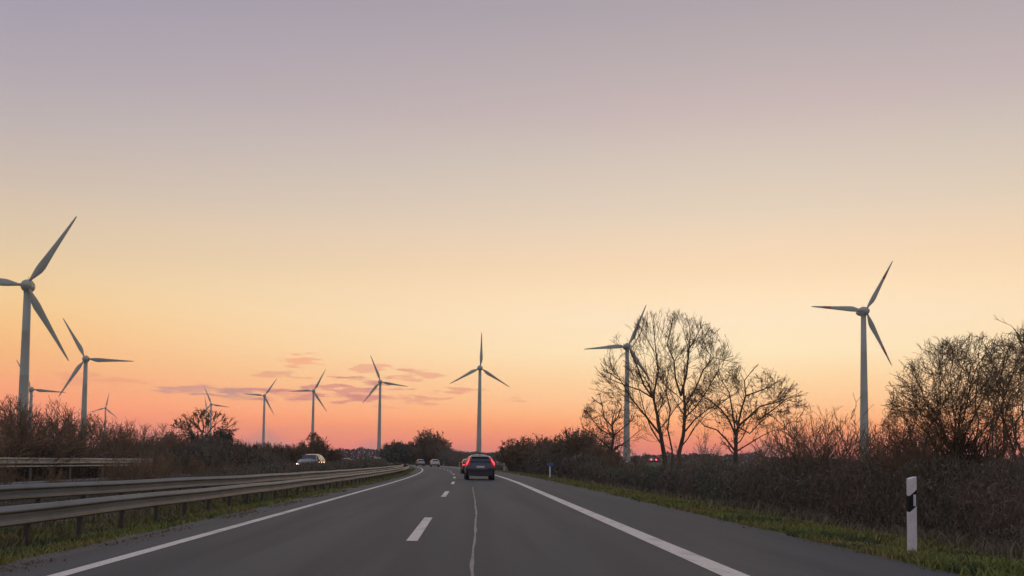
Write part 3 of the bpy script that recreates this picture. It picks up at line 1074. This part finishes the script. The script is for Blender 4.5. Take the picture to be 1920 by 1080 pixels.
def vnoise(x, y, seed=0, octs=4, scale=1.0):
    """cheap value noise in 2-D built of sines, 0..1"""
    r2 = np.random.default_rng(seed)
    out = 0; amp = 1; tot = 0; f = scale
    for _ in range(octs):
        for _k in range(3):
            a = r2.uniform(0, 2 * math.pi); ph = r2.uniform(0, 6.28)
            out = out + amp * np.sin((x * math.cos(a) + y * math.sin(a)) * f + ph)
            tot += amp * .75
        amp *= .55; f *= 2.1
    return np.clip(.5 + .5 * out / tot, 0, 1)


def thicket(name, label, x0, x1, z0, z1, hfun, dens, size, m, seed, cat='hedge'):
    """dense undergrowth between two lateral lines, height from hfun(z)"""
    area = (x1 - x0) * (z1 - z0)
    n = int(dens * area)
    # more, smaller pieces near the camera
    u = rng.uniform(0, 1, n)
    zz = z0 * (z1 / z0) ** u if z0 > 0 else rng.uniform(z0, z1, n)
    lat = rng.uniform(x0, x1, n)
    hh = hfun(zz) * (.62 + .6 * vnoise(lat, zz, seed, 4, .9)) * (1 - .35 * ((lat - (x0 + x1) / 2) / ((x1 - x0) / 2)) ** 4)
    hz = rng.uniform(0, 1, n) ** .72 * hh
    x = lat + offs(zz)
    g = np.interp(lat, PROF_X, PROF_Z)
    cent = np.stack([x, zz, g + hz], 1)
    sz = size * np.clip(zz / 60, .35, 6)
    v, t_ = soup(cent, sz, twiggy=.72)
    me = fast_mesh(name, v, t_, m)
    return tag(link(name, me), label, cat, kind='stuff')


thicket('hedge', 'dense brown bramble undergrowth along the verge right of the road', 9.5, 12.9, 10, 155,
        lambda z: np.interp(z, [10, 17, 24, 33, 50, 62, 75, 95, 120, 150], [1.35, 1.75, 1.85, 1.85, 1.65, 1.3, 1.5, 3.4, 3.0, 3.9]), 330, .2, M['bramble'], 1)
thicket('hedge', 'brown thicket where the road bends out of sight', 8.0, 15, 205, 430,
        lambda z: np.interp(z, [205, 240, 280, 320, 430], [.8, 2.0, 4.2, 6.6, 7]), 45, .12, M['bramble'], 2)
thicket('hedge', 'tall brown hedge beyond the oncoming road', -28, -22.6, 22, 120,
        lambda z: np.interp(z, [22, 45, 60, 80, 100, 120], [1.6, 1.9, 2.2, 2.7, 3.3, 2.2]), 230, .27, M['bramble'], 3)
thicket('hedge', 'brown thicket of the low mound behind the oncoming cars', -34, -22.8, 120, 300,
        lambda z: np.interp(z, [120, 132, 150, 165, 175, 300], [1.7, 2.6, 3.4, 2.6, 1.2, 1.2]), 45, .16, M['bramble'], 4)
thicket('undergrowth', 'dark low bushes in the central reservation behind the guardrails', -11.9, -10.1, 12, 190,
        lambda z: np.interp(z, [12, 30, 60, 100, 190], [.5, .62, 1.08, 1.25, 1.15]), 300, .14, M['bramble'], 5, 'undergrowth')


def evergreen(px, Z, top, w, label, seed):
    foot = at(px, 866, Z)
    g = gz(foot.x, foot.y)
    h = at(px, top, Z).z - g
    root = thing('dense_tree', label, 'tree', (foot.x, foot.y, g))
    tr = MB()
    r_ = random.Random(seed)
    tr.tube([(0, 0, -.2), (.05, 0, h * .3), (-.05, .05, h * .75)], [.16, .12, .04], 7)
    tr.build('trunk', M['bark'], root)
    lobes = [(r_.gauss(0, .26) * w, r_.gauss(0, .26) * w, h * r_.uniform(.3, .86), r_.uniform(.16, .3) * w) for _ in range(22)]
    pts = []
    for x, y_, z, rr in lobes:
        k = 260
        d = rng.normal(size=(k, 3)); d /= np.linalg.norm(d, axis=1)[:, None]
        q = d * (rr * rng.uniform(.2, 1, k) ** .4)[:, None]
        pts.append(q + np.array([x, y_, z]))
    c = np.concatenate(pts)
    c = c[c[:, 2] < h]
    v, t_ = soup(c, .2 * Z / 100 * np.ones(len(c)))
    link('crown', fast_mesh('crown', v, t_, M['evergreen']), root)
    return root


evergreen(1094, 96, 800, 4.0, 'dense dark tree at the left foot of the small round-topped tree', 41)
evergreen(416, 104, 798, 3.2, 'dense dark tree at the right of the round loose tree', 42)
evergreen(345, 100, 806, 3.6, 'dense dark tree at the left of the round loose tree', 43)
evergreen(380, 106, 812, 3.4, 'dense dark tree under the round loose tree', 44)
evergreen(739, 290, 829, 7.0, 'dense rounded tree left of the road bend beside a far turbine', 45)
evergreen(476, 124, 832, 1.8, 'small dense tree standing alone at the left end of the mound', 46)

# far wood on the horizon
n = 130000
azs = rng.uniform(-.9, .9, n)
dist = rng.uniform(880, 1000, n)
hh = 7 + 7 * vnoise(azs * 1000, dist * .02, 9, 4, .06) + 2 * vnoise(azs * 1000, dist * .02, 10, 3, .4)
gapm = .7 + .3 * (vnoise(azs * 1000, 0 * dist, 12, 2, .02) > .35)
hz = rng.uniform(0, 1, n) ** .8 * hh * gapm
cent = np.stack([np.sin(azs) * dist, np.cos(azs) * dist, -.7 + hz], 1)
v, t_ = soup(cent, 2.1 * np.ones(n))
tag(link('far_woodland', fast_mesh('far_woodland', v, t_, M['far_wood'])), 'hazy belt of woodland along the far horizon', 'woodland', kind='stuff')


# ------------------------------------------------------------------ grass
def grass(name, label, x0, x1, z0, z1, n, h0, h1, m, seed, dense=None):
    u = rng.uniform(0, 1, n)
    zz = 1 / (1 / z0 + u * (1 / z1 - 1 / z0))
    zz = np.where(rng.uniform(0, 1, n) < .5, zz, z0 * (z1 / z0) ** u)
    lat = rng.uniform(x0, x1, n)
    keep = vnoise(lat * 2, zz * 2, seed, 4, 1.1) + rng.uniform(-.25, .25, n) > .38
    zz, lat = zz[keep], lat[keep]
    n = len(zz)
    x = lat + offs(zz)
    g = np.interp(lat, PROF_X, PROF_Z) - .01
    h = rng.uniform(h0, h1, n) * (.5 + vnoise(lat, zz, seed + 1, 3, 1.3))
    w = (.006 + .0006 * zz) * rng.uniform(.7, 1.4, n)
    a = rng.uniform(0, 6.28, n)
    lean = rng.uniform(.1, .9, n) * h
    la = rng.uniform(0, 6.28, n)
    b = np.stack([x, zz, g], 1)
    dx = np.stack([np.cos(a) * w, np.sin(a) * w, 0 * w], 1)
    mid = b + np.stack([np.cos(la) * lean * .3, np.sin(la) * lean * .3, h * .6], 1)
    tip = b + np.stack([np.cos(la) * lean, np.sin(la) * lean, h], 1)
    v = np.empty((n, 5, 3))
    v[:, 0] = b - dx; v[:, 1] = b + dx; v[:, 2] = mid + dx * .7; v[:, 3] = mid - dx * .7; v[:, 4] = tip
    base = np.arange(n)[:, None] * 5
    tr = np.concatenate([base + [0, 1, 2], base + [0, 2, 3], base + [3, 2, 4]])
    return tag(link(name, fast_mesh(name, v.reshape(-1, 3), tr, m)), label, 'grass', kind='stuff')


grass('grass', 'green grass on the verge between hard shoulder and hedge', 5.5, 10.2, 7.5, 140, 110000, .05, .14, M['grass'], 61)
grass('grass', 'dark green grass strip under the low guardrail', -8.8, -5.15, 7, 150, 100000, .05, .17, M['grass'], 62)
# leaf litter blown against the edges of the asphalt
for lx0, lx1, lb in ((5.2, 6.3, 'brown leaf litter and grit along the right edge of the hard shoulder'), (-5.6, -4.6, 'brown leaf litter and grit along the left edge of the asphalt')):
    n = 9000
    zz = 6 * (90 / 6) ** rng.uniform(0, 1, n)
    mid_ = (lx0 + lx1) / 2
    lat = mid_ + rng.normal(0, .2, n) * (lx1 - lx0)
    keep = vnoise(lat, zz, 77, 3, 1.2) > .42
    zz, lat = zz[keep], lat[keep]
    c_ = np.stack([lat + offs(zz), zz, np.interp(lat, PROF_X, PROF_Z) + .026], 1)
    v, t_ = soup(c_, .02 + .0012 * zz)
    v[:, 2] = np.clip(v[:, 2], .001, .05) if lx0 > 0 else v[:, 2]
    tag(link('leaf_litter', fast_mesh('leaf_litter', v, t_, M['dead_leaf'])), lb, 'leaf litter', kind='stuff')
grass('dry_stalks', 'dry straw stalks at the foot of the hedge', 8.2, 10.3, 9, 110, 10000, .12, .4, M['straw'], 63)
grass('dry_stalks', 'dry straw stalks between the two guardrails', -9.9, -6.9, 9, 110, 6000, .12, .35, M['straw'], 64)

# twiggy sprays standing up in front of the far guardrail
GW = 'small bare bushes in the central reservation'
for px, Z, top in [(6, 26, 862), (98, 28, 874), (222, 31, 862), (238, 32, 850), (252, 33, 852), (268, 34, 848), (285, 36, 850), (300, 37, 854), (322, 39, 850), (340, 40, 852), (360, 43, 856), (410, 48, 858), (385, 46, 866), (430, 50, 862),
                   (470, 54, 868), (510, 58, 866), (545, 62, 864), (630, 80, 868), (665, 95, 868), (700, 115, 870)]:
    Xc = -11.0 + off(Z)
    shrub(px, Z, top, 'small bare bush in the central reservation behind the guardrails', GW, wide=.9, X=min(at(px, 866, Z).x, -9.9 + off(Z)))


# ------------------------------------------------------------------ delineator posts and sign
def delineator(x, y, label, group=None, h=1.0):
    g = gz(x, y)
    root = thing('delineator_post', label, 'marker post', (x, y, g - .0), R(8), group)
    h = h - g

    def ring(z, zt=None):
        # rounded triangular section, flat face to the traffic; top slopes
        pts = [(-.06, -.045), (-.045, -.06), (.045, -.06), (.06, -.045), (.05, .03), (.015, .065), (-.015, .065), (-.05, .03)]
        return pts

    def prism(m, za, zb, slope=.0, grow_=0.0, slope0=0.0):
        pts = ring(0)
        k = 1 + grow_
        lo = [(a * k, b * k, za + slope0 * a) for a, b in pts]
        hi = [(a * k, b * k, zb + slope * a) for a, b in pts]
        m.loft([lo, hi])
    b = MB(); prism(b, -.1, h, .35)
    b.build('post_body', M['white_plastic'], root)
    b = MB(); prism(b, h - .44, h - .21, .85, .04, .85)
    b.build('black_band', M['black_plastic'], root)
    b = MB(); b.box((0.015, -.0645, h - .32), (.04, .006, .165))
    b.build('reflector', M['reflector'], root)
    return root


p = at(1709, 1023, 13.6)
delineator(p.x, 13.6, 'white delineator post with black band standing nearest on the right verge', h=1.04)
p = at(945, 883, 133)
delineator(p.x, 133, 'small white marker post at the left end of the tall hedge')
p = at(861, 876, 215)
delineator(p.x, 215, 'tiny white marker post just left of the partly hidden car')
p = at(832, 872, 262)
delineator(p.x, 262, 'farthest tiny white marker post on the outside of the bend')

p = at(1031, 895, 79)
g = gz(p.x, 79)
sg = thing('road_sign', 'small blue sign on a white post at the foot of the hedge', 'sign', (p.x, 79, g))
sb = MB(); sb.box((0, 0, .55 - g / 2 - .05), (.13, .1, 1.1 - g + .1)); sb.build('post', M['white_plastic'], sg)
sb = MB(); sb.slab([(-.27, -.07, .88 - g), (.27, -.07, .88 - g), (.27, -.07, 1.17 - g), (-.27, -.07, 1.17 - g)], (0, .02, 0)); sb.build('sign_plate', M['sign_blue'], sg)
sb = MB(); sb.box((0, -.0, 1.12 - g), (.5, .03, .03)); sb.build('bracket', M['post_steel'], sg)

# distant metal mast with crossbar over the woodland
p = at(695, 858, 800)
ms = thing('power_pylon', 'tiny distant pylon with a wide crossarm above the far woodland', 'pylon', (p.x, 800, -.7))
mt = MB()
for sx in (-1, 1):
    mt.tube([(sx * 1.1, 0, 0), (sx * .5, 0, 10.6)], [.16, .12], 4, True)
for k in range(6):
    z = 1.6 * k + .5
    mt.tube([(-1.05 + .09 * k, 0, z), (1.0 - .09 * k, 0, z + 1.6)], [.07, .07], 3)
mt.build('lattice', M['wire'], ms)
mt = MB(); mt.tube([(-3.6, 0, 9.9), (3.6, 0, 9.9)], [.13, .13], 4, True); mt.tube([(-3.6, 0, 9.9), (0, 0, 10.8), (3.6, 0, 9.9)], [.08, .1, .08], 4)
mt.build('crossarm', M['wire'], ms)


# ------------------------------------------------------------------ cars
def car(px, py, Z, label, paint, W=1.86, L=4.6, H=1.6, heading=0.0, rear='on', style='suv', head='off', z=0.0, X=None, tail_type='pillar', tail_size=1.0):
    foot = at(px, py, Z)
    x = foot.x if X is None else X
    root = thing('car', label, 'car', (x, Z, z), heading)
    sy, sx, sz = L / 4.6, W / 1.9, H / 1.66
    if style == 'suv':
        S = [(-2.30, .42, .80, .86, .90, .80), (-2.24, .28, .98, .93, 1.06, .84), (-2.08, .24, 1.04, .95, 1.16, .82), (-1.72, .24, 1.05, .95, 1.58, .64),
             (-.9, .24, 1.04, .95, 1.66, .63), (.1, .24, 1.02, .95, 1.64, .62), (.5, .24, 1.02, .95, 1.58, .60), (1.22, .24, 1.0, .94, 1.12, .78),
             (1.9, .24, .92, .92, 1.0, .74), (2.2, .28, .8, .86, .84, .66), (2.3, .4, .64, .78, .66, .6)]
    else:
        S = [(-2.30, .42, .76, .84, .88, .78), (-2.22, .28, .90, .92, 1.02, .82), (-1.9, .24, .98, .94, 1.14, .78), (-1.25, .24, 1.0, .95, 1.56, .60),
             (-.6, .24, 1.0, .95, 1.64, .59), (.1, .24, 1.0, .95, 1.62, .58), (.4, .24, .98, .95, 1.56, .57), (1.25, .24, .96, .94, 1.06, .76),
             (1.9, .24, .88, .92, .95, .72), (2.2, .28, .76, .86, .80, .64), (2.3, .4, .62, .78, .62, .58)]
    rings = []
    for y_, zb, belt, w, top, wt in S:
        half = [(w * .8, zb), (w * .97, zb + .08), (w, zb + (belt - zb) * .5), (w * .985, belt), ((w + wt) / 2 * .985, (belt + top) / 2 + .02 * (top - belt)), (wt, top - .02), (wt * .6, top + .015)]
        ring = [(a, y_, b) for a, b in half] + [(-a, y_, b) for a, b in reversed(half)]
        rings.append([(a * sx, b * sy, c * sz) for a, b, c in ring])
    body = MB().loft(rings).build('body', M[paint], root, True)
    ss = body.modifiers.new('smooth', 'SUBSURF'); ss.levels = 1; ss.render_levels = 1

    def q(a, b, c): return (a * sx, b * sy, c * sz)
    s2, s3 = S[2], S[3]
    # rear window
    m = MB()
    m.slab([q(-.66, s2[0] - .02, s2[4] + .02), q(.66, s2[0] - .02, s2[4] + .02), q(.56, s3[0] - .07, s3[4] - .09), q(-.56, s3[0] - .07, s3[4] - .09)], (0, -.03, .012))
    m.build('rear_window', M['glass'], root)
    # windscreen
    s6, s7 = S[6], S[7]
    m = MB()
    m.slab([q(.7, s7[0] - .02, s7[4] + .02), q(-.7, s7[0] - .02, s7[4] + .02), q(-.54, s6[0] + .08, s6[4] - .03), q(.54, s6[0] + .08, s6[4] - .03)], (0, .03, .02))
    m.build('windscreen', M['glass'], root)
    for sd in (-1, 1):
        m = MB()
        m.slab([q(sd * .93, s2[0] + .35, 1.07), q(sd * .93, -.05, 1.07), q(sd * .70, -.05, 1.54), q(sd * .70, s3[0] + .12, 1.48)][::sd], (sd * .015, 0, .01))
        m.build('side_window', M['glass'], root)
        m = MB()
        m.slab([q(sd * .93, .03, 1.07), q(sd * .93, 1.0, 1.06), q(sd * .72, .5, 1.48), q(sd * .70, .03, 1.54)][::sd], (sd * .015, 0, .01))
        m.build('side_window', M['glass'], root)
        m = MB(); m.box(q(sd * 1.0, .85, 1.08), (.2 * sx, .12, .14), taper=.8); m.build('mirror', M[paint], root)
        m = MB(); m.tube([q(sd * .6, -1.6, 1.66), q(sd * .6, -1.4, 1.71), q(sd * .6, .1, 1.70), q(sd * .6, .3, 1.66)], [.018] * 4, 6, True); m.build('roof_rail', M['trim'], root)
        # tail lights
        tm = M['tail_on'] if rear == 'on' else M['tail_off']
        te = M['tail_edge'] if rear == 'on' else M['tail_off']
        if tail_type == 'pillar':
            core = [q(sd * .70, s3[0] - .14, 1.42), q(sd * .76, -2.06, 1.26), q(sd * .86, -2.2, 1.08), q(sd * .89, -2.24, .97)]
            m = MB(); m.tube(core, [.03, .055, .075, .05], 7, True)
            hl = m.build('tail_light', tm, root, True)
            core2 = [q(sd * .66, s3[0] - .12, 1.44), q(sd * .70, -2.04, 1.22), q(sd * .78, -2.22, 1.02), q(sd * .86, -2.25, .88)]
            m = MB(); m.tube(core2, [.03, .05, .07, .06], 7, True); m.build('lens', te, hl, True)
        else:
            m = MB(); m.tube([q(sd * .6, -2.26, .92), q(sd * .84, -2.2, .94), q(sd * .9, -2.08, .96)], [.05 * tail_size, .07 * tail_size, .05 * tail_size], 7, True)
            m.build('tail_light', tm, root, True)
        hm = M['head_on'] if head == 'on' else M['reflector']
        m = MB(); m.tube([q(sd * .58, 2.26, .70), q(sd * .72, 2.23, .73), q(sd * .86, 2.05, .78)], [.04, .075, .04], 7, True)
        m.build('headlight', hm, root, True)
        for yw in (-1.42, 1.42):
            wh = MB().tube([q(sd * .70, yw, .35 / sz), q(sd * .93, yw, .35 / sz)], [.35, .35], 20, True)
            wo_ = wh.build('wheel', M['tyre'], root)
            MB().tube([q(sd * .925, yw, .35 / sz), q(sd * .94, yw, .35 / sz)], [.22, .2], 16, True).build('rim', M['rim'], wo_)
            MB().tube([q(sd * .935, yw, .38 / sz), q(sd * .952, yw, .38 / sz)], [.43, .42], 20, True).build('wheel_arch', M['trim'], root)
    m = MB(); m.box(q(0, -2.26, .42), (1.62 * sx, .16, .26 * sz), taper=.94); m.build('rear_bumper', M['trim'], root)
    m = MB(); m.box(q(0, 2.24, .40), (1.5 * sx, .16, .22 * sz), taper=.94); m.build('front_bumper', M['trim'], root)
    m = MB(); m.box(q(0, -2.30, .86), (.52, .03, .12)); m.build('number_plate', M['plate'], root)
    m = MB(); m.box(q(0, -2.285, .965), (1.1 * sx, .03, .03)); m.build('trim_strip', M['rim'], root)
    m = MB(); m.box(q(0, s3[0] - .1, 1.6), (1.1 * sx, .22, .035)); m.build('roof_spoiler', M[paint], root)
    m = MB(); m.box(q(0, 2.29, .6), (.9 * sx, .04, .12)); m.build('grille', M['trim'], root)
    m = MB(); m.tube([q(0, -1.2, 1.66), q(0, -1.3, 1.78)], [.03, .012], 6, True); m.build('aerial', M['trim'], root)
    return root


car(897, 899, 65, 'dark blue sport utility car ahead in our lane with tall glowing tail lights', 'paint_navy', 1.92, 4.65, 1.66, heading=R(1.5), X=at(898, 899, 65).x)
car(882, 886, 96, 'red car partly hidden behind the dark blue car, tail light glowing', 'paint_red', 1.82, 4.3, 1.55, heading=R(3), style='hatch', tail_type='low')
car(815, 873, 205, 'small cream white car far ahead, right one of the two before the bend', 'paint_cream', 1.85, 4.4, 1.6, heading=R(7), style='hatch', rear='off', tail_type='low')
car(788, 871, 232, 'small dark backed silver car far ahead, left one of the two before the bend', 'paint_silver', 1.85, 4.5, 1.6, heading=R(8), style='suv', rear='off')
car(583, 885, 90, 'grey oncoming tall car with a bright headlight behind the central bushes', 'paint_grey', 1.9, 4.7, 1.72, heading=math.pi + R(-3), head='on', rear='off')
car(648, 880, 150, 'dark oncoming car showing two small headlights', 'paint_dark', 1.85, 4.4, 1.5, heading=math.pi + R(4), head='on', style='hatch', rear='off')
car(709, 875, 182, 'pale oncoming car whose roof shows at the foot of a turbine', 'paint_cream', 1.85, 4.5, 1.7, heading=math.pi + R(6), head='off', rear='off')
M['tail_brake'] = mat('tail_brake', (.4, .01, .02), .3, emit=(1, .05, .08), estr=7)
bc = car(1224, 868, 300, 'dark car behind the hedge right of the road showing red brake lights', 'paint_dark', 1.8, 4.3, 1.5, heading=R(-2), z=1.6, style='hatch', tail_type='low', tail_size=3.2)
for o in bc.children:
    if o.name.startswith('tail_light'):
        o.data.materials[0] = M['tail_brake']
        o.scale = (1, 1, 1.0)

# slip road bank that carries the car behind the hedge
pt = at(1224, 868, 300)
em = MB()
rings = []
for y_ in (240, 270, 300, 330, 370):
    xc = pt.x + (y_ - 300) * -.05
    rings.append([(xc - 9, y_, -.7), (xc - 3, y_, 1.59), (xc + 3, y_, 1.59), (xc + 9, y_, -.7)])
tag(em.loft(rings).build('embankment', M['ground']), 'low grassy embankment of the slip road behind the hedge', 'embankment', kind='structure')

# each shrub is named by its place in its row
ORD = ['leftmost', 'second', 'third', 'fourth', 'fifth', 'sixth', 'seventh', 'eighth', 'ninth', 'tenth', 'eleventh', 'twelfth', 'thirteenth', 'fourteenth', 'fifteenth',
       'sixteenth', 'seventeenth', 'eighteenth', 'nineteenth', 'twentieth', 'twenty-first', 'twenty-second', 'twenty-third', 'twenty-fourth', 'twenty-fifth',
       'twenty-sixth', 'twenty-seventh', 'twenty-eighth', 'twenty-ninth', 'thirtieth']
rows_ = {}
for o in col.objects:
    if o.parent is None and o.get('group'):
        rows_.setdefault(o['group'], []).append(o)
for gname, lst in rows_.items():
    lst.sort(key=lambda o: o.location.x / o.location.y)
    for i, o in enumerate(lst):
        o['label'] = (ORD[i] if i == 0 else ORD[i] + ' from the left') + ' of the ' + gname

# ------------------------------------------------------------------ haze
hz_m = bpy.data.materials.new('haze')
hz_m.use_nodes = True
n_ = hz_m.node_tree.nodes
n_.clear()
pv = n_.new('ShaderNodeVolumePrincipled')
pv.inputs['Color'].default_value = (.86, .87, .9, 1)
pv.inputs['Density'].default_value = HAZE
mo = n_.new('ShaderNodeOutputMaterial')
hz_m.node_tree.links.new(pv.outputs[0], mo.inputs['Volume'])
hb_ = MB().box((0, 1250, 84), (11200, 8200, 172))
tag(hb_.build('haze', hz_m), 'thin evening haze over the fields', 'haze', kind='stuff')
